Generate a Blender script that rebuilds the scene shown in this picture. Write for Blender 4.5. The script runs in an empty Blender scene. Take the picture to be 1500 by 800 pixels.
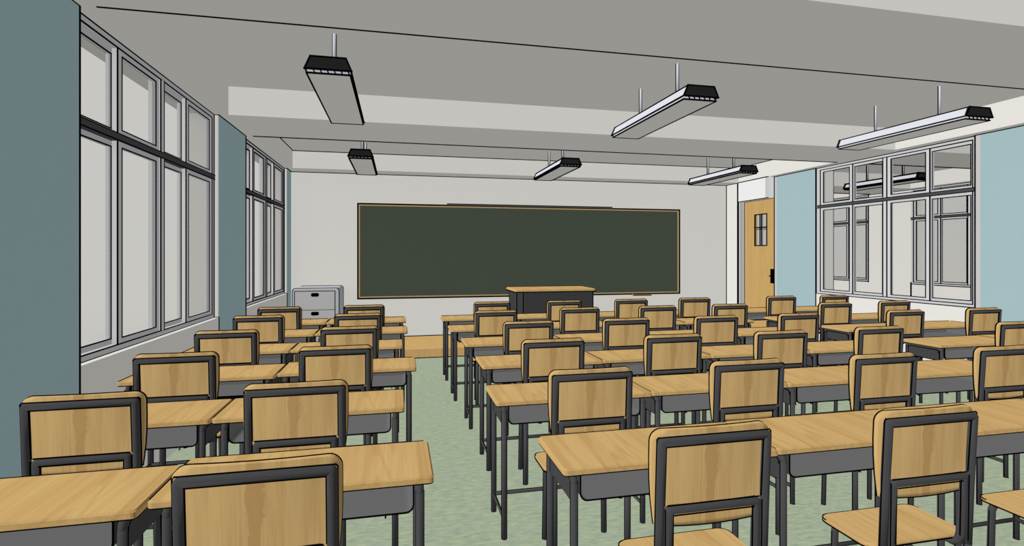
import bpy, math
from mathutils import Vector

sc = bpy.context.scene
COL = sc.collection
PI = math.pi

# ------------------------------------------------------------------ materials
def lin(h):
    h = h.lstrip('#'); o = []
    for i in (0, 2, 4):
        c = int(h[i:i+2], 16) / 255
        o.append(c/12.92 if c <= .04045 else ((c+.055)/1.055)**2.4)
    return o

def base_mat(name):
    m = bpy.data.materials.new(name); m.use_nodes = True
    nt = m.node_tree; nt.nodes.clear()
    out = nt.nodes.new('ShaderNodeOutputMaterial')
    d = nt.nodes.new('ShaderNodeBsdfDiffuse'); d.inputs['Roughness'].default_value = 0
    nt.links.new(d.outputs[0], out.inputs[0])
    return m, nt, d

def plain(name, rgb, var=0.012, scale=3.0):
    """matt paint with a barely visible procedural mottle"""
    m, nt, d = base_mat(name)
    if var <= 0:
        d.inputs['Color'].default_value = (*rgb, 1); return m
    tc = nt.nodes.new('ShaderNodeTexCoord')
    n = nt.nodes.new('ShaderNodeTexNoise'); n.inputs['Scale'].default_value = scale
    nt.links.new(tc.outputs['Object'], n.inputs['Vector'])
    mx = nt.nodes.new('ShaderNodeMix'); mx.data_type = 'RGBA'
    mx.inputs['A'].default_value = (*[c*(1-var) for c in rgb], 1)
    mx.inputs['B'].default_value = (*[c*(1+var) for c in rgb], 1)
    nt.links.new(n.outputs['Fac'], mx.inputs['Factor'])
    nt.links.new(mx.outputs['Result'], d.inputs['Color'])
    return m

def wood(name, axis, light, dark, seed=0.0, fine=1.0, heart=None):
    """pine: straight long grain along `axis`, soft bands, ragged heart figure with rings.
    heart = (cross-axis letter, centre, half width) of the figured strip"""
    m, nt, d = base_mat(name)
    N = nt.nodes.new; L = nt.links.new
    tc = N('ShaderNodeTexCoord')
    def noise(along, scale, detail, off, dist=0):
        mp = N('ShaderNodeMapping'); L(tc.outputs['Object'], mp.inputs['Vector'])
        s_ = [1, 1, 1]; s_['XYZ'.index(axis)] = along
        mp.inputs['Scale'].default_value = s_; mp.inputs['Location'].default_value = (seed+off, seed*.7, seed*.3)
        n = N('ShaderNodeTexNoise'); n.inputs['Scale'].default_value = scale; n.inputs['Detail'].default_value = detail
        n.inputs['Distortion'].default_value = dist; L(mp.outputs[0], n.inputs['Vector']); return n.outputs['Fac']
    def rng(v, a, b, c=0., e=1.):
        r = N('ShaderNodeMapRange'); r.interpolation_type = 'SMOOTHSTEP'
        for k, q in (('From Min', a), ('From Max', b), ('To Min', c), ('To Max', e)): r.inputs[k].default_value = q
        L(v, r.inputs['Value']); return r.outputs[0]
    def mth(op, a, b=None, c=None, clamp=False):
        n = N('ShaderNodeMath'); n.operation = op; n.use_clamp = clamp
        for i, q in enumerate((a, b, c)):
            if q is None: continue
            if isinstance(q, (int, float)): n.inputs[i].default_value = q
            else: L(q, n.inputs[i])
        return n.outputs[0]
    fibre = rng(noise(.02, 170*fine, 2, 0), .38, .66)
    streak = rng(noise(.03, 60*fine, 2, 3.1), .45, .62)
    band = rng(noise(.035, 13*fine, 2, 1.7), .40, .62)
    tot = mth('MULTIPLY_ADD', fibre, .22, mth('MULTIPLY_ADD', streak, .30, mth('MULTIPLY', band, .30)))
    blot = noise(.24, 24*fine, 5, 5.3, .8)
    if heart:
        ax, c0, hw_ = heart
        sp = N('ShaderNodeSeparateXYZ'); L(tc.outputs['Object'], sp.inputs[0])
        wob = mth('MULTIPLY_ADD', blot, .09, sp.outputs['XYZ'.index(ax)])
        dist = mth('ABSOLUTE', mth('SUBTRACT', wob, c0+.045))
        inside = mth('SUBTRACT', 1.0, rng(dist, hw_*.85, hw_))
        core = mth('MULTIPLY', inside, rng(blot, .42, .45))
        halo = mth('MULTIPLY', mth('SUBTRACT', rng(dist, hw_*.9, hw_*1.2), rng(dist, hw_*1.8, hw_*2.6)), -.22)
        tot = mth('ADD', mth('MULTIPLY_ADD', core, .6, tot), halo, clamp=True)
    else:
        ring = mth('SINE', mth('MULTIPLY', noise(.10, 7*fine, 2, 8.2, .3), 62))
        mask = rng(noise(.1, 5*fine, 1, 11.), .46, .56)
        tot = mth('MULTIPLY_ADD', mth('MULTIPLY', rng(ring, .3, 1), mask), .42, tot, clamp=True)
    mx = N('ShaderNodeMix'); mx.data_type = 'RGBA'
    mx.inputs['A'].default_value = (*light, 1); mx.inputs['B'].default_value = (*dark, 1)
    L(tot, mx.inputs['Factor']); L(mx.outputs['Result'], d.inputs['Color'])
    return m

def carpet():
    m, nt, d = base_mat('green_vinyl')
    N = nt.nodes.new; L = nt.links.new
    tc = N('ShaderNodeTexCoord')
    mp = N('ShaderNodeMapping'); mp.inputs['Scale'].default_value = (.55, 1.6, 1); L(tc.outputs['Object'], mp.inputs['Vector'])
    n = N('ShaderNodeTexNoise'); n.inputs['Scale'].default_value = 26; n.inputs['Detail'].default_value = 5
    n.inputs['Roughness'].default_value = .62; L(mp.outputs[0], n.inputs['Vector'])
    n2 = N('ShaderNodeTexNoise'); n2.inputs['Scale'].default_value = 7; n2.inputs['Detail'].default_value = 3
    L(mp.outputs[0], n2.inputs['Vector'])
    cr = N('ShaderNodeValToRGB'); e = cr.color_ramp.elements
    e[0].position = .30; e[0].color = (.285, .345, .250, 1)
    e[1].position = .72; e[1].color = (.475, .525, .335, 1)
    k = e.new(.5); k.color = (.37, .438, .304, 1)
    L(n.outputs['Fac'], cr.inputs['Fac'])
    mx = N('ShaderNodeMix'); mx.data_type = 'RGBA'
    mx.inputs['B'].default_value = (.36, .425, .362, 1)
    r = N('ShaderNodeMapRange'); r.inputs['From Min'].default_value = .48; r.inputs['From Max'].default_value = .75
    r.inputs['To Max'].default_value = .6
    L(n2.outputs['Fac'], r.inputs['Value']); L(r.outputs[0], mx.inputs['Factor'])
    L(cr.outputs['Color'], mx.inputs['A']); L(mx.outputs['Result'], d.inputs['Color'])
    return m

def glass():
    m = bpy.data.materials.new('window_glass'); m.use_nodes = True
    nt = m.node_tree; nt.nodes.clear()
    out = nt.nodes.new('ShaderNodeOutputMaterial')
    t = nt.nodes.new('ShaderNodeBsdfTransparent'); t.inputs[0].default_value = (.906, .906, .904, 1)
    nt.links.new(t.outputs[0], out.inputs[0])
    return m

WL, WD = (.64, .424, .170), (.52, .318, .118)
M = {
 'white': plain('warm_white_paint', (.80, .78, .728), .004),
 'white2': plain('door_transom_white', (.855, .855, .86), .004),
 'white_dim': plain('warm_white_dimmed', (.62, .61, .575), .01),  # column white darkened outdoors to offset the sky light on it
 'ground': plain('sky_toned_ground', (.430, .426, .408), 0),
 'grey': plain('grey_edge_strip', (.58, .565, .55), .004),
 'teal': plain('blue_grey_paint', (.372, .513, .537), .008),
 'frame': plain('aluminium_frame', (.60, .60, .605), .01),
 'frame2': plain('aluminium_sash', (.66, .66, .665), .01),
 'reveal_shade': plain('reveal_shade_grey', (.34, .34, .34), 0),
 'dark': plain('dark_transom', (.075, .075, .075), .02),
 'black': plain('black_line', (.0015, .0015, .0015), 0),
 'steel': plain('charcoal_tube', (.066, .066, .069), .03, 12),
 'panel': plain('charcoal_sheet', (.060, .060, .062), .03, 12),
 'tray': plain('grey_sheet_metal', (.142, .142, .145), .01),
 'board': plain('green_chalkboard', (.069, .084, .062), .02),
 'tan': plain('tan_board_frame', (.48, .33, .16), .05, 20),
 'lampwhite': plain('lamp_enamel', (.70, .70, .755), .004),
 'cap': plain('lamp_end_black', (.021, .021, .021), .01),
 'rod': plain('rod_metal', (.62, .62, .68), .02),
 'cab': plain('cabinet_grey', (.50, .51, .54), .01),
 'drawer': plain('drawer_grey', (.50, .50, .50), .01),
 'podium': plain('podium_charcoal', (.052, .052, .053), .03),
 'podium2': plain('podium_post', (.066, .068, .070), .03),
 'floor': carpet(), 'glass': glass(),
 'wood_y': wood('pine_desktop', 'Y', WL, WD, seed=.4, fine=.7),
 'wood_z': wood('pine_backrest', 'Z', (.665, .448, .186), (.52, .318, .124), seed=2.1, fine=1.0, heart=('X', -.005, .02)),
 'wood_x': wood('pine_seat', 'Y', WL, WD, seed=5.2, fine=.8),
 'wood_p': wood('platform_wood', 'Z', (.64, .42, .165), (.57, .355, .13), seed=7.7, fine=.45),
 'wood_d': wood('door_wood', 'Z', (.60, .385, .145), (.52, .32, .115), seed=9.1, fine=.5),
}

# ------------------------------------------------------------------ mesh builder
class MB:
    def __init__(s): s.v = []; s.f = []; s.m = []; s.sm = []; s.mats = []
    def mi(s, k):
        if k not in s.mats: s.mats.append(k)
        return s.mats.index(k)
    def face(s, idx, k, smooth=False):
        s.f.append(idx); s.m.append(s.mi(k)); s.sm.append(smooth)
    def box(s, x0, x1, y0, y1, z0, z1, k, skip=''):
        b = len(s.v)
        s.v += [(x0,y0,z0),(x1,y0,z0),(x1,y1,z0),(x0,y1,z0),(x0,y0,z1),(x1,y0,z1),(x1,y1,z1),(x0,y1,z1)]
        for nme, q in (('b',(0,3,2,1)),('t',(4,5,6,7)),('s',(0,1,5,4)),('e',(1,2,6,5)),('n',(2,3,7,6)),('w',(3,0,4,7))):
            if nme not in skip: s.face([b+i for i in q], k)
        return s
    def loft(s, rings, k, closed=True, caps=True, smooth=True):
        b = len(s.v); n = len(rings[0])
        for r in rings: s.v += [tuple(p) for p in r]
        for i in range(len(rings)-1):
            for j in range(n if closed else n-1):
                j2 = (j+1) % n
                s.face([b+i*n+j, b+i*n+j2, b+(i+1)*n+j2, b+(i+1)*n+j], k, smooth)
        if caps:
            s.face([b+j for j in reversed(range(n))], k); s.face([b+(len(rings)-1)*n+j for j in range(n)], k)
        return s
    def tube(s, path, r, k, n=10, smooth=True):
        P = [Vector(p) for p in path]; rings = []; up = None
        for i, p in enumerate(P):
            d = ((P[i]-P[i-1]).normalized() if i else Vector()) + ((P[i+1]-P[i]).normalized() if i < len(P)-1 else Vector())
            d.normalize()
            if up is None:
                up = Vector((0,1,0)) if abs(d.y) < .8 else Vector((0,0,1))
            u = (up - d*up.dot(d)).normalized(); w = d.cross(u); up = u
            c = 1.0
            if 0 < i < len(P)-1:
                c = 1/max(.5, math.sqrt((1+(P[i]-P[i-1]).normalized().dot((P[i+1]-P[i]).normalized()))/2))
            rings.append([p + (u*math.cos(a)+w*math.sin(a))*r for a in [2*PI*(j+.5)/n for j in range(n)]])
        return s.loft(rings, k, smooth=smooth)
    LW = 1.5
    def line(s, a, b, r):
        """thin black edge strip from a to b"""
        a = Vector(a); b = Vector(b); d = (b-a); r *= MB.LW
        if d.length < 1e-6: return s
        d.normalize(); a = a-d*r*.7; b = b+d*r*.7
        up = Vector((0,0,1)) if abs(d.z) < .8 else Vector((0,1,0))
        u = (up - d*up.dot(d)).normalized(); w = d.cross(u)
        rings = [[p+(u*math.cos(t)+w*math.sin(t))*r for t in (PI/4, 3*PI/4, 5*PI/4, 7*PI/4)] for p in (a, b)]
        return s.loft(rings, 'black', smooth=False)
    def poly(s, pts, r, closed=False):
        n = len(pts)
        for i in range(n if closed else n-1): s.line(pts[i], pts[(i+1) % n], r)
        return s
    def boxlines(s, x0, x1, y0, y1, z0, z1, r, which='all'):
        c = lambda a, b, d: ((x0, x1)[a], (y0, y1)[b], (z0, z1)[d])
        E = {'bs':(c(0,0,0),c(1,0,0)),'bn':(c(0,1,0),c(1,1,0)),'bw':(c(0,0,0),c(0,1,0)),'be':(c(1,0,0),c(1,1,0)),
             'ts':(c(0,0,1),c(1,0,1)),'tn':(c(0,1,1),c(1,1,1)),'tw':(c(0,0,1),c(0,1,1)),'te':(c(1,0,1),c(1,1,1)),
             'vsw':(c(0,0,0),c(0,0,1)),'vse':(c(1,0,0),c(1,0,1)),'vne':(c(1,1,0),c(1,1,1)),'vnw':(c(0,1,0),c(0,1,1))}
        for k2 in (E if which == 'all' else which.split()): s.line(*E[k2], r)
        return s
    def build(s, name, parent=None, loc=None):
        me = bpy.data.meshes.new(name); me.from_pydata(s.v, [], s.f); me.update()
        for k in s.mats: me.materials.append(M[k])
        me.polygons.foreach_set('material_index', s.m)
        me.polygons.foreach_set('use_smooth', s.sm)
        o = bpy.data.objects.new(name, me); COL.objects.link(o)
        if parent: o.parent = parent
        if loc: o.location = loc
        return o

def rrect(x0, x1, y0, y1, r, n=4, corners=(1,1,1,1)):
    """rounded rectangle outline, counter-clockwise from lower-left"""
    out = []
    for (cx, cy, a0, on) in ((x0+r, y0+r, PI, corners[0]), (x1-r, y0+r, 1.5*PI, corners[1]), (x1-r, y1-r, 0, corners[2]), (x0+r, y1-r, .5*PI, corners[3])):
        if on:
            for i in range(n+1):
                a = a0+PI/2*i/n; out.append((cx+r*math.cos(a), cy+r*math.sin(a)))
        else:
            a = a0+PI/4; out.append((cx+math.copysign(r, math.cos(a)), cy+math.copysign(r, math.sin(a))))
    return out

def empty(name, loc, label, cat, group=None, kind=None):
    o = bpy.data.objects.new(name, None); COL.objects.link(o); o.location = loc
    o.empty_display_size = .1
    if label: o['label'] = label
    if cat: o['category'] = cat
    if group: o['group'] = group
    if kind: o['kind'] = kind
    return o
def struct(o): o['kind'] = 'structure'; return o

# ------------------------------------------------------------------ room numbers (metres)
XL, XW = -1.694, -1.737       # left wall face, left window face
XR, XRW = 6.42, 6.454         # right wall face, right window face
YF = 9.106                    # front wall
ZB, ZC = 2.895, 3.173         # underside of beams, ceiling
YB = -1.6                     # back wall
XB0, XB1 = -1.604, 6.305      # inner sides of the long beams
TH = .32                      # wall thickness
YE = 12.6                     # far end of the side corridor
XCB, XCW = 10.30, 10.457      # corridor outer beam, corridor outer wall

MB.LW = 2.0
# floor: classroom + corridor slab
f = MB(); f.box(-2.1, 10.9, YB-.1, YE, -.12, 0, 'floor')
struct(f.build('floor'))

# ground outside the windows, added to block sky light from below; sky-coloured
g_ = MB(); g_.v += [(-1500,-1500,-.14),(1500,-1500,-.14),(1500,1500,-.14),(-1500,1500,-.14)]; g_.face([0,1,2,3], 'ground')
struct(g_.build('ground'))

# ceiling slab
c = MB(); c.box(-2.3, 11.0, YB-.1, YE, ZC, ZC+.15, 'white')
c.line((XB0, 8.735, ZC), (XB1, 8.735, ZC), .0085); c.line((XB0, 6.47, ZC), (XB0, 8.735, ZC), .0072); c.line((XB1, 6.47, ZC), (XB1, 8.735, ZC), .008)
struct(c.build('ceiling'))

# beams (flush underside at ZB)
def beam(i, y0, y1, x1=11.0, far=True, lr=.006, x0=-2.02):
    b = MB(); b.box(x0, x1, y0, y1, ZB, ZC, 'white')
    if far:
        b.line((XB0, y1, ZB), (XB1, y1, ZB), lr)
        if x1 > 8: b.line((6.74, y1, ZB), (XCB, y1, ZB), lr*1.3)
    struct(b.build('trim_%d' % i))
beam(1, -.79, .11); beam(2, 2.387, 3.283, lr=.0036); beam(3, 5.552, 6.475, lr=.0062)
b = MB(); b.box(-2.02, XR, 8.735, YF+.2, ZB, ZC, 'white'); b.box(XR, 11.0, 8.735, 9.70, ZB, ZC, 'white')
b.line((6.74, 9.70, ZB), (XCB, 9.70, ZB), .011)
struct(b.build('trim_4'))
for i, (x0, x1, yend, nm) in enumerate(((-2.02, XB0, YF, 5), (XB1, 6.745, YE, 6), (XCB, 10.8, YE, 7))):
    b = MB()
    for (a0, a1) in ((YB, -.79), (.11, 2.387), (3.283, 5.552), (6.475, 8.735)) + (((9.70, YE),) if yend == YE else ()):
        b.box(x0, x1, a0, a1, ZB, ZC, 'white')
    if nm == 7: b.line((XCW, 6, ZB), (XCW, YE, ZB), .009)
    struct(b.build('trim_%d' % nm))

# left wall: columns painted blue-grey, parapet under each window, white reveals
colsL = [(-.79, .11), (2.387, 3.29), (5.565, 6.485), (8.775, YF)]
w = MB()
w.box(XL-TH, XL, YB, -.79, 0, ZB, 'white')
for i, (a, b_) in enumerate(colsL):
    w.box(XL-.13, XL-.006, a, b_, 0, ZB, 'white'); w.box(XL-TH, XL-.13, a, b_, 0, ZB, 'white_dim')
    w.box(XL-.006, XL, a+.0004, b_-(.0004 if i < 3 else 0), 0, ZB, 'teal')
    lr = (.003, .0035, .0058, .0085)[i]
    w.line((XL, a, ZB), (XL, b_, ZB), lr)
    if i < 3: w.line((XL, b_, 0), (XL, b_, ZB), lr)
for i in range(3):
    a, b_ = colsL[i][1], colsL[i+1][0]
    w.box(XL-TH, XL, a, b_, 0, .925, 'white')
    lr = (.003, .0045, .007)[i]
    w.line((XL, b_, 0), (XL, b_, .925), lr)
    w.line((XW, b_, .925), (XL, b_, .925), lr)
    w.line((XW, a, ZB), (XW, b_, ZB), lr)
    w.line((XW, b_, ZB), (XL, b_, ZB), lr)
    w.line((XW+.002, b_, .925), (XW+.002, b_, ZB), lr)
struct(w.build('wall_left'))

# front wall
w = MB(); w.box(XL-TH, 6.76, YF, YF+.2, 0, ZB, 'white')
w.line((XL, YF, ZB), (XB1, YF, ZB), .0085); w.line((XB1, YF, 0), (XB1, YF, ZB), .009)
w.box(XL, 5.45, YF-.0015, YF, .134, .150, 'black')
struct(w.build('wall_front'))
# back wall behind the viewer
w = MB(); w.box(XL-TH, 6.74, YB-.12, YB, 0, ZC, 'white'); struct(w.build('wall_back'))

# right wall
w = MB()
w.box(XB1, 6.745, 8.753, YF, 0, ZB, 'white')                 # stub beside the chalkboard
w.line((XB1, 8.753, 0), (XB1, 8.753, ZB), .009)
w.line((XB1, 8.753, ZB), (XB1, YF, ZB), .008)
colsR = [(YB, 1.51), (3.786, 4.676), (6.99, 7.914)]
for i, (a, b_) in enumerate(colsR):
    w.box(XR+.006, XR+TH, a, b_, 0, ZB, 'white')
    s = .055 if i else 0
    w.box(XR, XR+.006, a+.0004, b_-s, 0, ZB, 'teal')
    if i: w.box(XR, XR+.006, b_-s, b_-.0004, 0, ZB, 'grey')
    lr = (.003, .0068, .0085)[i]
    w.line((XR, a, ZB), (XR, b_, ZB), lr)
    w.line((XR, b_, 0), (XR, b_, ZB), lr*.68)
    w.line((XR, a, 0), (XR, a, ZB), lr*.68)
for (a, b_) in ((1.51, 3.786), (4.676, 6.99)):
    w.box(XR, XR+TH, a, b_, 0, .920, 'white')
    w.line((XRW, a, ZB), (XRW, b_, ZB), .007)
    w.line((XRW, a, .922), (XRW, b_, .922), .006)
w.line((6.745, 6.99, .9), (6.745, 6.99, ZB), .003)
struct(w.build('wall_right'))

# corridor outer wall with its own window openings
w = MB()
for (a, b_) in ((2.4, 3.30), (5.57, 6.575), (8.85, 9.86), (12.13, YE)):
    w.box(XCW, XCW+.3, a, b_, 0, ZB, 'white')
for (a, b_) in ((3.30, 5.57), (6.575, 8.85), (9.86, 12.13)):
    w.box(XCW, XCW+.3, a, b_, 0, .92, 'white')
w.line((XCW, 8.85, 0), (XCW, 8.85, .95), .009); w.line((XCW, 9.86, .92), (XCW, 9.86, ZB), .009)
struct(w.build('wall_corridor'))
w = MB(); w.box(6.42, 10.9, YE, YE+.15, 0, ZC, 'white'); w.box(6.42, 10.9, YB-.12, YB, 0, ZC, 'white')
w.box(XCW, XCW+.3, YB, 2.4, 0, ZC, 'white')
struct(w.build('wall_corridor_end'))

MB.LW = 1.5
# ------------------------------------------------------------------ windows
def window(i, X, sg, Y0, Y1, fr, lr, rev=False):
    """sg = -1: outside is towards -x.  fr = mullion centres as a fraction of the opening"""
    root = empty('window_%d' % i, (X, (Y0+Y1)/2, .925), None, None, kind='structure')
    OX, OY, OZ = X, (Y0+Y1)/2, .925
    def bx(m, d0, d1, y0, y1, z0, z1, k):
        a, b_ = X+sg*d0, X+sg*d1
        m.box(min(a, b_)-OX, max(a, b_)-OX, y0-OY, y1-OY, z0-OZ, z1-OZ, k)
    def ln(m, d, p, q, r=lr):
        m.line((X+sg*d-OX, p[0]-OY, p[1]-OZ), (X+sg*d-OX, q[0]-OY, q[1]-OZ), r)
    Z0, Z1, T0, T1 = .925, 2.895, 2.262, 2.304
    ms = [Y0+(Y1-Y0)*t for t in fr]; mw = .028
    # outer frame
    m = MB()
    bx(m, 0, .085, Y0, Y1, Z0, Z0+.038, 'frame'); bx(m, 0, .075, Y0, Y1, Z1-.042, Z1, 'frame')
    bx(m, 0, .075, Y0, Y0+.05, Z0+.038, Z1-.042, 'frame'); bx(m, 0, .075, Y1-.05, Y1, Z0+.038, Z1-.042, 'frame')
    for q in ((Y0+.05, Z0+.038, Y1-.05, Z1-.042),):
        ln(m, 0, (q[0], q[1]), (q[2], q[1]), lr*.8); ln(m, 0, (q[0], q[3]), (q[2], q[3]), lr*.8)
        ln(m, 0, (q[0], q[1]), (q[0], q[3]), lr*.8); ln(m, 0, (q[2], q[1]), (q[2], q[3]), lr*.8)
    ln(m, 0, (Y0, Z0), (Y1, Z0))
    m.build('frame', root)
    for yc in ms[1:2]:
        m = MB()
        for (a, b_) in ((Z0+.038, T0), (T1, Z1-.042)):
            bx(m, -.004, .08, yc-mw, yc+mw, a, b_, 'frame2')
            ln(m, -.004, (yc-mw, a), (yc-mw, b_), lr*.8); ln(m, -.004, (yc+mw, a), (yc+mw, b_), lr*.8)
        m.build('mullion', root)
    m = MB(); bx(m, -.012, .075, Y0+.002, Y1-.002, T0, T1, 'dark')
    ln(m, -.012, (Y0, T0), (Y1, T0), lr*.7); ln(m, -.012, (Y0, T1), (Y1, T1), lr*.7)
    m.build('transom', root)
    # two bays; in each the nearer sash runs on the outer track, the farther one on the inner track
    ns = (Y0+.05, ms[1]-mw, ms[1]+mw, Y1-.05)
    for (ya, yb_, yc) in ((ns[0], ns[1], ms[0]), (ns[2], ns[3], ms[2])):
        for (z0, z1) in ((Z0+.038, T0), (T1, Z1-.042)):
            for (a, b_, d0, gd) in ((ya, yc+.028, .046, .012), (yc-.028, yb_, .008, .024)):
                s = MB(); r, st = .036, .052; d1 = d0+.032
                bx(s, d0, d1, a, a+st, z0, z1, 'frame2'); bx(s, d0, d1, b_-st, b_, z0, z1, 'frame2')
                bx(s, d0, d1, a+st, b_-st, z0, z0+r, 'frame'); bx(s, d0, d1, a+st, b_-st, z1-r, z1, 'frame')
                for (p, q) in (((a+st, z0+r), (b_-st, z0+r)), ((a+st, z1-r), (b_-st, z1-r)), ((a+st, z0+r), (a+st, z1-r)), ((b_-st, z0+r), (b_-st, z1-r))):
                    ln(s, d0, p, q, lr*.8)
                if d0 < .02: ln(s, d0, (a, z0), (a, z1), lr*.8)
                bx(s, d0+.002, d0+gd, b_-st-.004, b_-st, z0+r, z1-r, 'reveal_shade')  # dark strip over the stile reveal, shade put in as colour
                so = s.build('sash', root)
                g = MB(); bx(g, d0+gd, d0+gd+.004, a+st, b_-st, z0+r, z1-r, 'glass')
                g.build('pane', so)
FL = (.236, .497, .722)
FR = (.2507, .4987, .738)
window(1, XW, -1, .11, 2.387, FL, .0025)
window(2, XW, -1, 3.29, 5.565, FL, .0044)
window(3, XW, -1, 6.485, 8.775, FL, .0070)
window(4, XRW, 1, 1.51, 3.786, FR, .0050)
window(5, XRW, 1, 4.676, 6.99, FR, .0064)
window(6, XCW, 1, 6.575, 8.85, (.25, .5, .75), .0090)
window(7, XCW, 1, 9.86, 12.13, (.25, .5, .75), .0105)

# ------------------------------------------------------------------ door
dr = empty('door_1', (6.444, 8.34, 0), None, None, kind='structure')
m = MB(); OY = 8.34
m.box(0, .045, 7.93-OY, 8.134-OY, 0, 2.529, 'wood_d'); m.box(0, .045, 8.453-OY, 8.753-OY-.004, 0, 2.529, 'wood_d')
m.box(0, .045, 8.134-OY, 8.453-OY, 0, 1.70, 'wood_d'); m.box(0, .045, 8.134-OY, 8.453-OY, 2.267, 2.529, 'wood_d')
m.line((0, 8.749-OY, 0), (0, 8.749-OY, 2.529), .008); m.line((0, 7.93-OY, 2.529), (0, 8.749-OY, 2.529), .007)
m.poly([(0, 8.134-OY, 1.70), (0, 8.453-OY, 1.70), (0, 8.453-OY, 2.267), (0, 8.134-OY, 2.267)], .009, True)
m.build('door_panel', dr)
m = MB(); m.box(.005, .035, 8.275-OY, 8.312-OY, 1.70, 2.267, 'frame'); m.box(.005, .035, 8.134-OY, 8.453-OY, 2.0, 2.032, 'frame')
m.line((0, 8.273-OY, 1.70), (0, 8.273-OY, 2.267), .008); m.line((0, 8.314-OY, 1.70), (0, 8.314-OY, 2.267), .008)
m.line((0, 8.134-OY, 2.028), (0, 8.453-OY, 2.028), .011); m.line((0, 8.134-OY, 1.998), (0, 8.453-OY, 1.998), .007)
m.build('muntin', dr)
m = MB(); m.box(.018, .022, 8.134-OY, 8.453-OY, 1.70, 2.267, 'glass'); m.build('pane', dr)
m = MB(); m.box(-.012, 0, 7.955-OY, 8.035-OY, 1.03, 1.285, 'black')
m.box(-.05, -.035, 7.965-OY, 8.025-OY, 1.15, 1.17, 'black'); m.box(-.036, -.01, 8.008-OY, 8.022-OY, 1.15, 1.17, 'black')
m.build('door_handle', dr)
# jamb and overhead panel
m = MB(); m.box(6.365, 6.49, 8.748, 8.753, 0, 2.529, 'grey'); m.box(6.345, 6.365, 8.738, 8.753, 0, 2.529, 'frame')
m.line((6.352, 8.738, 0), (6.352, 8.738, 2.529), .003)
m.box(XB1, 6.50, 7.93, 8.753, 2.529, ZB, 'white2'); m.box(XB1-.001, XB1, 7.92, 8.0, 2.53, ZB, 'grey')
m.line((XB1, 7.93, 2.529), (XB1, 8.753, 2.529), .007); m.line((XB1, 7.93, ZB), (XB1, 8.753, ZB), .008)
struct(m.build('trim_8'))

# ------------------------------------------------------------------ platform, chalkboard
p = MB(); p.box(-1.694+.002, 5.45, 7.853, YF-.002, 0, .134, 'wood_p')
p.line((XL+.02, 7.853, .004), (5.45, 7.853, .004), .008)
o = p.build('teaching_platform'); o['label'] = 'low wooden teaching platform along the wall beneath the chalkboard'; o['category'] = 'platform'

cb = empty('chalkboard', (2.31, YF, .8), 'long dark green chalkboard in a thin tan frame on the front wall', 'chalkboard')
m = MB(); hx, h, fw = 2.9525, 1.587, .032
m.box(-hx+fw, hx-fw, -.03, -.004, fw, h-fw, 'board'); m.build('writing_surface', cb)
m = MB()
m.box(-hx, -hx+fw, -.045, -.003, 0, h, 'tan'); m.box(hx-fw, hx, -.045, -.003, 0, h, 'tan')
m.box(-hx+fw, hx-fw, -.045, -.003, 0, fw, 'tan'); m.box(-hx+fw, hx-fw, -.045, -.003, h-fw, h, 'tan')
m.poly([(-hx, -.04, 0), (hx, -.04, 0), (hx, -.04, h), (-hx, -.04, h)], .012, True)
m.build('board_frame', cb)
m = MB(); m.box(-1.465, 1.575, -.06, -.003, h, h+.028, 'dark'); m.boxlines(-1.465, 1.575, -.06, -.003, h, h+.028, .005, 'ts tn')
m.build('top_rail', cb)
m = MB(); m.loft([[(1.98, y, z) for (y, z) in ((-.003,-.028),(-.10,-.028),(-.11,-.02),(-.11,0),(-.003,0))], [(2.33, y, z) for (y, z) in ((-.003,-.028),(-.10,-.028),(-.11,-.02),(-.11,0),(-.003,0))]], 'tan', smooth=False)
m.line((1.98, -.11, -.022), (2.33, -.11, -.022), .008); m.line((1.98, -.11, 0), (2.33, -.11, 0), .005)
m.build('chalk_ledge', cb)

# ------------------------------------------------------------------ podium
pd = empty('lectern_desk', (2.51, 8.46, .134), 'dark grey podium with a pale wooden top in front of the chalkboard', 'podium')
m = MB(); X0, X1, D0, D1 = -.69, .655, -.41, .31; T = .847
ring = rrect(X0, X1, D0, D1, .03, 3)
m.loft([[(x, y, T-.042) for x, y in ring], [(x, y, T-.006) for x, y in ring], [(x*.996, y*.99, T) for x, y in ring]], 'wood_y', smooth=False)
m.poly([(x, y, T-.042) for x, y in ring], .008, True)
m.line((X0, D1, T), (X1, D1, T), .007)
m.build('podium_top', pd)
m = MB(); m.box(-.64, .635, -.345, .27, 0, T-.042, 'podium')
m.boxlines(-.64, .635, -.345, .27, .012, T-.042, .007, 'vse vne vnw ts')
m.build('podium_body', pd)
for x in (-.655,):
    m = MB(); m.box(x, x+.105, -.36, -.30, 0, T-.042, 'podium2'); m.boxlines(x, x+.105, -.36, -.30, .012, T-.042, .007, 'vsw vse' if x < 0 else 'vse')
    m.build('corner_post', pd)

# ------------------------------------------------------------------ cabinet
cx0, cx1, cy0, cy1 = -1.545, -.875, 8.40, 9.05
cbn = empty('drawer_cabinet', ((cx0+cx1)/2, (cy0+cy1)/2, .134), 'pale grey steel drawer cabinet with black pulls in the front corner', 'cabinet')
hw, hd, ht = (cx1-cx0)/2, (cy1-cy0)/2, .888
m = MB(); r = .045
prof = rrect(-hw, hw, 0, ht, r, 4, (0,0,1,1))
m.loft([[(x*.985, -hd, z) for x, z in prof], [(x, -hd+.02, z) for x, z in prof], [(x, hd, z) for x, z in prof]], 'cab', smooth=False)
m.poly([(x, -hd+.012, max(z, .012)) for x, z in prof], .0075, True); m.poly([(x, hd, max(z, .012)) for x, z in prof][1:], .0075)
m.poly([(hw-.06, -hd-.002, .02), (hw-.06, -hd-.002, ht-.045), (-hw+.035, -hd-.002, ht-.045), (-hw+.035, -hd-.002, .02)], .0085)
m.build('cabinet_body', cbn)
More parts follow.
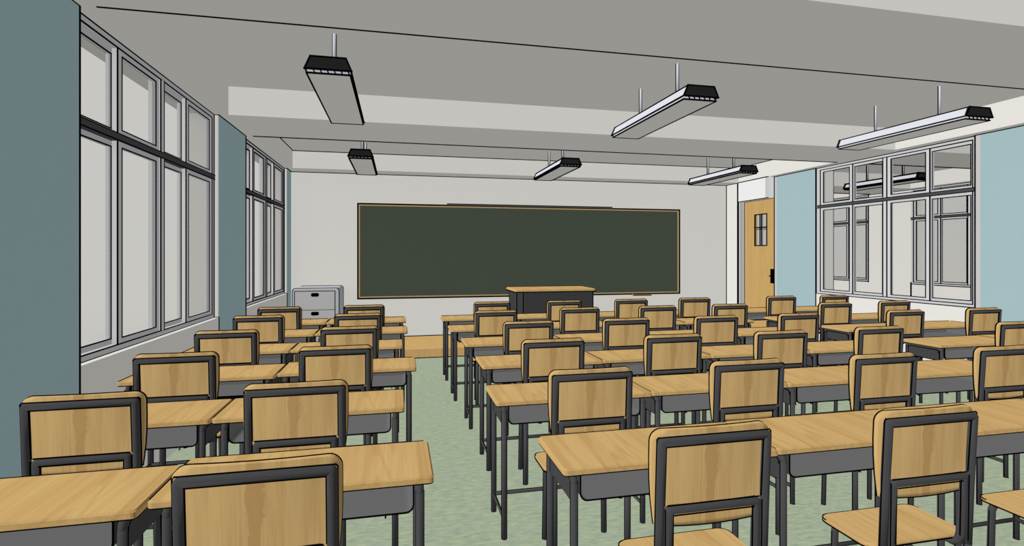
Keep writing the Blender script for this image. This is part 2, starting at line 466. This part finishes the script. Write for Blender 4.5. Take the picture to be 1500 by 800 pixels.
for k in range(3):
    z1 = ht-.047-k*.285; z0 = max(z1-.281, .03)
    m = MB(); m.box(-hw+.038, hw-.063, -hd-.012, -hd-.001, z0, z1, 'drawer'); m.line((-hw+.038, -hd-.012, z0), (hw-.063, -hd-.012, z0), .0035)
    d_ = m.build('drawer', cbn)
    m = MB(); pr_ = rrect(-.068, .046, z1-.078, z1-.022, .022, 4)
    m.loft([[(x, -hd-.022, z) for x, z in pr_], [(x, -hd-.010, z) for x, z in pr_]], 'black', smooth=False)
    m.build('pull', d_)

MB.LW = 1.85
# ------------------------------------------------------------------ hanging lamps
def lamp_meshes(lr):
    out = {}
    L2 = .70; zb = 2.762-ZC
    A = [(-.115, zb+.107), (.115, zb+.107), (.150, zb+.026), (.148, zb+.018), (-.148, zb+.018), (-.150, zb+.026)]
    m = MB()
    prof = [(-.113, zb+.105), (-.148, zb+.024), (.148, zb+.024), (.113, zb+.105)]
    m.loft([[(x, y, z) for x, z in prof] for y in (-L2+.012, L2-.012)], 'lampwhite', smooth=False)
    for (x, z) in prof: m.line((x, -L2+.012, z), (x, L2-.012, z), lr)
    out['housing'] = m
    for sgn in (-1, 1):
        m = MB(); a, b_ = sorted((sgn*(L2-.012), sgn*(L2+.008)))
        prof2 = [(-.115, zb+.107), (-.152, zb+.022), (.152, zb+.022), (.115, zb+.107)]
        m.loft([[(x, y, z) for x, z in prof2] for y in (a, b_)], 'cap', smooth=False)
        y = b_ if sgn > 0 else a
        m.poly([(x, y, z) for x, z in prof2], lr, True)
        out['end_cap%d' % sgn] = m
    m = MB()
    m.box(-.142, .142, -L2+.01, L2-.01, zb, zb+.006, 'white'); m.boxlines(-.142, .142, -L2+.01, L2-.01, zb, zb+.006, lr, 'bs bn bw be')
    out['diffuser'] = m
    m = MB()
    m.box(-.138, .138, -L2+.012, -L2+.03, zb+.006, zb+.023, 'rod'); m.box(-.138, .138, L2-.03, L2-.012, zb+.006, zb+.023, 'rod')
    m.box(-.138, -.128, -L2+.03, L2-.03, zb+.006, zb+.023, 'rod'); m.box(.128, .138, -L2+.03, L2-.03, zb+.006, zb+.023, 'rod')
    for k in range(-2, 4): m.line((k*.045, -L2+.011, zb+.006), (k*.045-.008, -L2+.011, zb+.023), lr*.8)
    out['louver'] = m
    for sgn in (-1, 1):
        m = MB(); m.tube([(0, sgn*.347, zb+.105), (0, sgn*.347, 0)], .0125, 'rod', 10)
        m.line((.0125, sgn*.347, zb+.108), (.0125, sgn*.347, 0), lr*.7); m.line((-.0125, sgn*.347, zb+.108), (-.0125, sgn*.347, 0), lr*.7)
        out['rod%d' % sgn] = m
    return out
def clone(root, loc, label, name=None):
    r = root.copy(); COL.objects.link(r); r.location = loc; r['label'] = label
    for ch in list(root.children):
        c2 = ch.copy(); COL.objects.link(c2); c2.parent = r
    return r
def make_lamp(loc, label, lr):
    r = empty('hanging_lamp', loc, label, 'lamp', 'hanging linear lamps')
    for k, m in lamp_meshes(lr).items(): m.build(k.rstrip('-1'), r)
    return r
lp = make_lamp((-.456, 4.42, ZC), 'nearer linear lamp hanging over the two-desk block, black end caps', .0042)
clone(lp, (2.345, 4.42, ZC), 'nearer linear lamp hanging over the middle of the room, on two rods')
clone(lp, (5.147, 4.42, ZC), 'nearer linear lamp hanging beside the inner windows, white flank showing')
lp2 = make_lamp((-.456, 7.60, ZC), 'smaller-looking linear lamp near the front wall above the grey cabinet', .0072)
clone(lp2, (2.345, 7.60, ZC), 'linear lamp hanging near the front wall before the chalkboard middle')
clone(lp2, (5.147, 7.60, ZC), 'linear lamp hanging near the front wall close to the wooden door')
make_lamp((8.40, 7.60, ZC), 'linear lamp in the corridor, seen through the inner window panes', .0095)

MB.LW = 1.55
# ------------------------------------------------------------------ desk
DW, DD = .906, .366
def desk(lr, side):
    """origin: far-left corner on the floor; x right, y towards the viewer is negative"""
    root = empty('student_desk', (0, 0, 0), '', 'desk', 'student desks in rows')
    ring = rrect(0, DW, -DD, 0, .015, 3)
    def ins(d): return [(DW/2+(x-DW/2)*(1-2*d/DW), -DD/2+(y+DD/2)*(1-2*d/DD)) for x, y in ring]
    m = MB()
    m.loft([[(x, y, .724) for x, y in ins(.002)], [(x, y, .727) for x, y in ring], [(x, y, .744) for x, y in ring], [(x, y, .75) for x, y in ins(.006)]], 'wood_y', smooth=False)
    m.poly([(x, y, .7245) for x, y in ins(lr*1.4)], lr, True)
    m.line((.022, 0, .748), (DW-.022, 0, .748), lr)
    if side == 'L': m.line((lr, -DD+.022, .7485), (lr, -.022, .7485), lr*.8)
    else: m.line((DW-lr, -DD+.022, .7485), (DW-lr, -.022, .7485), lr*.8)
    m.build('tabletop', root)
    lx = (.048, DW-.048); ly = (-.024, -DD+.030); R = .0145
    for ix, x in enumerate(lx):
        for y in ly:
            m = MB(); m.tube([(x, y, 0), (x, y, .684)], R, 'steel', 10)
            for s in (-1, 1): m.line((x+s*R, y, .001), (x+s*R, y, .690), lr*.62)
            m.poly([(x+R*math.cos(t), y+R*math.sin(t), lr*.5) for t in (PI, 1.25*PI, 1.5*PI, 1.75*PI, 2*PI)], lr*.5)
            m.build('leg', root)
        rc = .024; pts = [(x, ly[1], .680)]
        for t in (0, .33, .67, 1): a = PI-t*PI/2; pts.append((x, ly[1]+rc+rc*math.cos(a), .7085-rc+rc*math.sin(a)))
        for t in (0, .33, .67, 1): a = PI/2-t*PI/2; pts.append((x, ly[0]-rc+rc*math.cos(a), .7085-rc+rc*math.sin(a)))
        pts.append((x, ly[0], .680))
        m = MB(); m.tube(pts, R, 'steel', 10)
        s = -1 if ix == 0 else 1
        m.poly([(x+s*R*.6, ly[1]+R, .67), (x+s*R*.6, ly[1]+R+.003, .688), (x+s*R*.6, ly[1]+R+.016, .695), (x+s*R*.6, ly[0]-R-.016, .695), (x+s*R*.6, ly[0]-R-.003, .688), (x+s*R*.6, ly[0]-R, .67)], lr*.6)
        m.build('top_rail', root)
        m = MB(); m.box(x-.003, x+.003, ly[1], ly[0], .606, .700, 'panel'); m.line((x, ly[1]+R, .606), (x, ly[0]-R, .606), lr*.8)
        m.line((x+s*.004, ly[1]+R, .61), (x+s*.004, ly[1]+R, .68), lr*.5); m.line((x+s*.004, ly[0]-R, .61), (x+s*.004, ly[0]-R, .68), lr*.5)
        m.build('side_panel', root)
        m = MB(); m.tube([(x, ly[1], .105), (x, ly[0], .105)], .0095, 'steel', 8)
        m.line((x, ly[1]+R, .115), (x, ly[0]-R, .115), lr*.55); m.line((x, ly[1]+R, .095), (x, ly[0]-R, .095), lr*.55)
        m.build('side_stretcher', root)
    m = MB(); m.tube([(lx[0], ly[0], .105), (lx[1], ly[0], .105)], .0095, 'steel', 8)
    m.line((lx[0]+R, ly[0], .115), (lx[1]-R, ly[0], .115), lr*.55); m.line((lx[0]+R, ly[0], .095), (lx[1]-R, ly[0], .095), lr*.55)
    m.build('rear_stretcher', root)
    # open book tray: folded sheet, rounded lower corners, closed at the back
    a, b_ = lx[0]+.022, lx[1]-.022; z0, z1 = .620, .722; t = .0035; y0, y1 = -DD+.020, -.02
    rr = rrect(a, b_, z0, z1, .028, 4, (1,1,0,0))
    rin = rrect(a+t, b_-t, z0+t, z1, .025, 4, (1,1,0,0))
    # U section only: from top-left down round to top-right
    U = [rr[-1]] + rr[:-2] + [rr[-2]]; V = [rin[-1]] + rin[:-2] + [rin[-2]]
    m = MB(); n = len(U); base = len(m.v)
    for y in (y0, y1):
        m.v += [(x, y, z) for x, z in U] + [(x, y, z) for x, z in V]
    o1, i1, o2, i2 = base, base+n, base+2*n, base+3*n
    for j in range(n-1):
        m.face([o1+j, o1+j+1, o2+j+1, o2+j], 'panel', True); m.face([i1+j+1, i1+j, i2+j, i2+j+1], 'tray')
        m.face([o1+j+1, o1+j, i1+j, i1+j+1], 'black'); m.face([o2+j, o2+j+1, i2+j+1, i2+j], 'tray')
    bk = len(m.v); m.v += [(x, y1-.006, z) for x, z in V]
    m.face([bk+j for j in range(n)], 'tray'); bk = len(m.v); m.v += [(x, y1, z) for x, z in V]; m.face([bk+j for j in reversed(range(n))], 'panel')
    m.poly([(x, y0, z) for x, z in U], lr*.9); m.poly([(x, y1, z) for x, z in U], lr*.7)
    m.line((a, y0, z0+.03), (a, y0, z1), lr*.6)
    m.build('book_tray', root)
    m = MB(); xh = lx[1]-.12
    m.tube([(xh, -DD+.05, .62), (xh, -DD+.05, .608), (xh, -DD+.035, .602), (xh, -DD+.028, .609)], .003, 'black', 6)
    m.build('bag_hook', root)
    return root

# ------------------------------------------------------------------ chair
def chair(lr):
    """origin: floor below the back frame; sitter faces +y"""
    root = empty('student_chair', (0, 0, 0), '', 'chair', 'student chairs behind the desks')
    W = .42; R = .0155; xo = W/2-R
    top = .945
    def yb(z): return .022*max(0, min(1, (top-z)/.45))
    # back frame: inverted U down to the seat
    pts = [(-xo, yb(.44), .44), (-xo, yb(.66), .66), (-xo, yb(.8), .8), (-xo, 0, top-R-.004), (-xo+.0012, 0, top-R-.0012), (-xo+.004, 0, top-R)]
    pts = pts + [(-x, y, z) for x, y, z in reversed(pts)]
    m = MB(); m.tube(pts, R, 'steel', 10)
    for s in (-1, 1):
        m.poly([(s*(xo+R), yb(.44), .44), (s*(xo+R), yb(.66), .66), (s*(xo+R), yb(.8), .8), (s*(xo+R), 0, top-.006), (s*(xo+R-.006), 0, top)], lr*.8)
        m.poly([(s*(xo-R), yb(.70)-.004, .72), (s*(xo-R), yb(.8)-.004, .8), (s*(xo-R), -.004, top-2*R)], lr*.8)
    m.line((-xo-R+.006, -.002, top), (xo+R-.006, -.002, top), lr*.8); m.line((-xo+R, -.006, top-2*R), (xo-R, -.006, top-2*R), lr*.8)
    m.build('back_frame', root)
    for s in (-1, 1):
        m = MB(); m.tube([(s*xo, .022, 0), (s*xo, .022, .44)], R, 'steel', 10)
        for q in (-1, 1): m.line((s*xo+q*R, .022, .001), (s*xo+q*R, .022, .44), lr*.62)
        m.build('leg', root)
    # inner tube: crossbar, uprights beside the outer tube, seat rails
    xi = xo-2*R-.0005; zc = .703
    half = [(-xi, .255, .43), (-xi, .235, .437), (-xi, .05, .437), (-xi, .03, .45), (-xi, yb(.47), .48), (-xi, yb(.6), .6), (-xi, yb(.69), zc-.006), (-xi+.002, yb(zc), zc-.002), (-xi+.006, yb(zc), zc)]
    pts = half + [(-x, y, z) for x, y, z in reversed(half)]
    m = MB(); m.tube(pts, R, 'steel', 8)
    m.line((-xi-R+.01, yb(zc)-.006, zc+R), (xi+R-.01, yb(zc)-.006, zc+R), lr*.8); m.line((-xi+R, yb(zc)-.010, zc-R), (xi-R, yb(zc)-.010, zc-R), lr*.8)
    for s in (-1, 1):
        m.line((s*(xi-R), yb(.6)-.004, .48), (s*(xi-R), yb(.68)-.004, zc-R), lr*.8)
        m.line((s*(xi+R), yb(.6)-.010, .46), (s*(xi+R), yb(.68)-.010, zc+.004), lr*.7)
    m.build('support_frame', root)
    for s in (-1, 1):
        m = MB(); m.tube([(s*.17, .272, 0), (s*.165, .266, .40), (s*(xi), .255, .437)], .0145, 'steel', 8)
        for q in (-1, 1): m.line((s*.17+q*.0145, .272, .001), (s*.165+q*.0145, .266, .40), lr*.62)
        m.build('leg', root)
    # backrest board: curved in plan, flush with the frame at its middle
    ZA, ZT = .655, .964; HW = W/2+.010; NX, NZ = 12, 8
    def hw(z):  # rounded upper corners, slightly narrowed foot
        t = (z-ZA)/(ZT-ZA)
        w_ = HW-.0015
        r = .038
        if ZT-z < r: w_ -= r-math.sqrt(max(0, r*r-(r-(ZT-z))**2))
        if t < .55: w_ -= .013*(1-t/.55)**2
        return w_
    def face_y(x, z):
        t = (z-ZA)/(ZT-ZA)
        k = .004+.012*min(1, t*1.5)
        lean = yb(z)
        return R*.55+lean*.92+k*(abs(x)/HW)**2-.006
    zs = [ZA, ZA+.01, ZA+.02] + [ZA+.02+(ZT-.038-ZA-.02)*i/4 for i in range(1, 5)] + [ZT-.038+.038*math.sin(a) for a in [PI/2*i/6 for i in range(1, 7)]]
    TK = .017; rf = []; rb = []
    for z in zs:
        w_ = hw(z); row = []; rowb = []
        for j in range(NX+1):
            x = -w_+2*w_*j/NX
            zz = z-(.014*(1-(x/HW)**2)*(1-(z-ZA)/.02) if z < ZA+.02 else 0)
            row.append((x, face_y(x, z), zz)); rowb.append((x, face_y(x, z)+TK, zz))
        rf.append(row); rb.append(rowb)
    m = MB(); n = NX+1; b0 = 0
    for row in rf: m.v += row
    b1 = len(m.v)
    for row in rb: m.v += row
    for i in range(len(zs)-1):
        for j in range(NX):
            m.face([b0+i*n+j, b0+i*n+j+1, b0+(i+1)*n+j+1, b0+(i+1)*n+j], 'wood_z', True)
            m.face([b1+i*n+j+1, b1+i*n+j, b1+(i+1)*n+j, b1+(i+1)*n+j+1], 'wood_z', True)
    per = [(0, j) for j in range(n)] + [(i, NX) for i in range(1, len(zs))] + [(len(zs)-1, j) for j in range(NX-1, -1, -1)] + [(i, 0) for i in range(len(zs)-2, 0, -1)]
    for q in range(len(per)):
        (i, j), (i2, j2) = per[q], per[(q+1) % len(per)]
        m.face([b0+i2*n+j2, b0+i*n+j, b1+i*n+j, b1+i2*n+j2], 'wood_z')
    pb = [rb[i][j] for i, j in per]; pf = [rf[i][j] for i, j in per]
    pb = [p for q, p in enumerate(pb) if q == 0 or (Vector(p)-Vector(pb[q-1])).length > .001]
    m.poly(pb, lr*.95, True)
    # front lower rim line only (upper rim of the near face is a soft edge)
    m.poly([rf[0][j] for j in range(n)], lr*.8)
    m.build('backrest', root)
    # seat
    ring = rrect(-.231, .231, -.045, .262, .045, 5)
    def ins(d): return [(x*(1-d/.231), .11+(y-.11)*(1-d/.15)) for x, y in ring]
    # keep clear of the uprights: notch by starting the seat in front of the back tubes
    ring = rrect(-.231, .231, .045, .283, .040, 5)
    def ins(d): return [(x*(1-d/.231), .164+(y-.164)*(1-d/.119)) for x, y in ring]
    m = MB()
    m.loft([[(x, y, .452) for x, y in ins(.003)], [(x, y, .456) for x, y in ring], [(x, y, .462) for x, y in ring], [(x, y, .467) for x, y in ins(.005)]], 'wood_x', smooth=False)
    m.poly([(x, y, .4525) for x, y in ring], lr, True)
    m.poly([(x, y, .464) for x, y in ring[12:24]], lr*.8)
    m.build('seat', root)
    return root

# ------------------------------------------------------------------ layout
def variant_cache(fn):
    cache = {}
    def place(key, args, loc, label, sx=1):
        if key not in cache:
            r = fn(*args); cache[key] = r
        else:
            r = clone(cache[key], loc, label)
        r.location = loc; r['label'] = label; r.scale = (sx, 1, 1)
        return r
    return place
put_desk = variant_cache(desk); put_chair = variant_cache(chair)
ordn = {1: 'sixth', 2: 'fifth', 3: 'fourth', 4: 'third', 5: 'second', 6: 'first'}   # rows counted from the chalkboard
pos = {'La': 'beside the window wall', 'Lb': 'in the window block, on the aisle',
       'Ma': 'middle block, on the aisle', 'Mb': 'middle block, second from the aisle',
       'Mc': 'middle block, third from the aisle', 'Md': 'middle block, farthest from the aisle',
       'Re': 'door-side block, inner column', 'Rf': 'against the inner-window wall'}
LR = {1: .0023, 2: .0033, 3: .0045, 4: .0055, 5: .0064, 6: .0073}
desks = [
 (1,'La',-1.688,2.176,.905),(1,'Lb',-.779,2.235,1),
 (2,'La',-1.640,3.112,.764),(2,'Lb',-.869,3.115,1),
 (3,'La',-1.688,4.026,.908),(3,'Lb',-.776,4.071,1),
 (4,'La',-1.688,4.950,.820),(4,'Lb',-.861,4.956,1),
 (5,'La',-1.688,5.835,.880),(5,'Lb',-.802,5.860,1),
 (6,'La',-1.688,6.735,.876),(6,'Lb',-.806,6.741,1),
 (1,'Ma',.594,2.186,1),(1,'Mb',1.501,2.195,1),(1,'Mc',2.409,2.198,1),(1,'Md',3.318,2.196,1),
 (2,'Ma',.516,3.103,1),(2,'Mb',1.424,3.112,1),(2,'Mc',2.331,3.112,1),(2,'Md',3.239,3.125,1),
 (3,'Ma',.588,4.004,1),(3,'Mb',1.496,4.020,1),(3,'Mc',2.404,4.018,1),(3,'Md',3.312,4.012,1),
 (4,'Ma',.585,4.912,1),(4,'Mb',1.493,4.935,1),(4,'Mc',2.401,4.935,1),(4,'Md',3.309,4.930,1),
 (5,'Ma',.548,5.824,1),(5,'Mb',1.456,5.850,1),(5,'Mc',2.364,5.850,1),(5,'Md',3.272,5.850,1),
 (6,'Ma',.541,6.736,1),(6,'Mb',1.449,6.740,1),(6,'Mc',2.357,6.740,1),(6,'Md',3.265,6.740,1),
 (3,'Re',4.600,3.996,1),(3,'Rf',5.508,4.013,1),
 (4,'Re',4.600,4.941,1),(4,'Rf',5.508,4.950,1),
 (5,'Re',4.535,5.790,1),(5,'Rf',5.443,5.800,1),
 (6,'Re',4.590,6.760,1),(6,'Rf',5.498,6.776,1),
]
for row, col, x, y, sx in desks:
    sd = col[0]; s2 = sx if sx >= .905 else sx/.906
    if sx < 1: s2 = sx/.906
    put_desk(('L' if sd == 'L' else 'R', row), (LR[row], 'L' if sd == 'L' else 'R'), (x, y, 0),
             'wood-topped desk, %s row from the chalkboard, %s' % (ordn[row], pos[col]), min(s2, 1) if sx < 1 else 1)
chairs = [
 (1,'Lb',-.374,1.546),(2,'La',-1.250,2.441),(2,'Lb',-.440,2.465),(3,'La',-1.249,3.347),(3,'Lb',-.373,3.392),
 (4,'La',-1.250,4.266),(4,'Lb',-.368,4.292),(5,'La',-1.262,5.239),(5,'Lb',-.368,5.215),(6,'La',-1.245,6.041),(6,'Lb',-.364,6.073),
 (1,'Ma',1.026,1.542),(1,'Mb',1.921,1.547),(1,'Mc',2.745,1.545),
 (2,'Ma',.948,2.447),(2,'Mb',1.850,2.467),(2,'Mc',2.729,2.455),(2,'Md',3.688,2.500),
 (3,'Ma',1.031,3.368),(3,'Mb',1.924,3.375),(3,'Mc',2.802,3.363),(3,'Md',3.727,3.398),
 (4,'Ma',1.098,4.314),(4,'Mb',2.003,4.328),(4,'Mc',2.898,4.320),(4,'Md',3.796,4.326),
 (5,'Ma',.981,5.202),(5,'Mb',1.916,5.304),(5,'Mc',2.827,5.305),(5,'Md',3.735,5.308),
 (6,'Ma',1.114,6.164),(6,'Mb',2.020,6.159),(6,'Mc',2.918,6.167),(6,'Md',3.820,6.176),
 (3,'Re',5.149,3.395),(4,'Re',5.094,4.351),(5,'Re',5.080,5.218),(6,'Re',5.134,6.175),
 (4,'Rf',6.108,4.345),(5,'Rf',5.973,5.250),(6,'Rf',5.964,6.144),
]
for row, col, x, y in chairs:
    put_chair(row, (LR[row]*.92,), (x, y, 0), 'wood-backed chair, %s row from the chalkboard, %s' % (ordn[row], pos[col]))

# ------------------------------------------------------------------ light
def sun(name, d, e, col=(1, 1, 1)):
    l = bpy.data.lights.new(name, 'SUN'); l.energy = e; l.angle = 0; l.color = col
    l.use_shadow = False
    try: l.cycles.cast_shadow = False
    except Exception: pass
    o = bpy.data.objects.new(name, l); COL.objects.link(o)
    o.rotation_euler = Vector(d).to_track_quat('-Z', 'Y').to_euler(); o.location = (2, 3, 2.5)
    return o
# key daylight travelling right, forward and down; four added fill suns for the ambient level
KEY, AMB = 2.68, 1.055
sun('daylight', (.5875, .306, -.535), KEY)
for i, d in enumerate(((1,1,1),(1,-1,-1),(-1,1,-1),(-1,-1,1))): sun('ambient_fill_sun', d, AMB)
w = bpy.data.worlds.new('overcast'); sc.world = w; w.use_nodes = True
bg = w.node_tree.nodes['Background']; bg.inputs['Color'].default_value = (.695, .688, .66, 1); bg.inputs['Strength'].default_value = 1.0
sc.cycles.diffuse_bounces = 0
sc.cycles.max_bounces = 16; sc.cycles.transparent_max_bounces = 24

# ------------------------------------------------------------------ camera
cam = bpy.data.cameras.new('camera'); co = bpy.data.objects.new('camera', cam); COL.objects.link(co)
cam.sensor_width = 36; cam.lens = 765.37/1500*36; cam.shift_y = -26.9/1500; cam.clip_start = .05; cam.clip_end = 4000
co.location = (0, 0, 1.5353); co.rotation_euler = (PI/2, 0, -math.radians(12.3757))
sc.camera = co
sc.view_settings.view_transform = 'Standard'; sc.view_settings.look = 'None'
sc.view_settings.exposure = 0; sc.view_settings.gamma = 1; sc.view_settings.use_curve_mapping = False
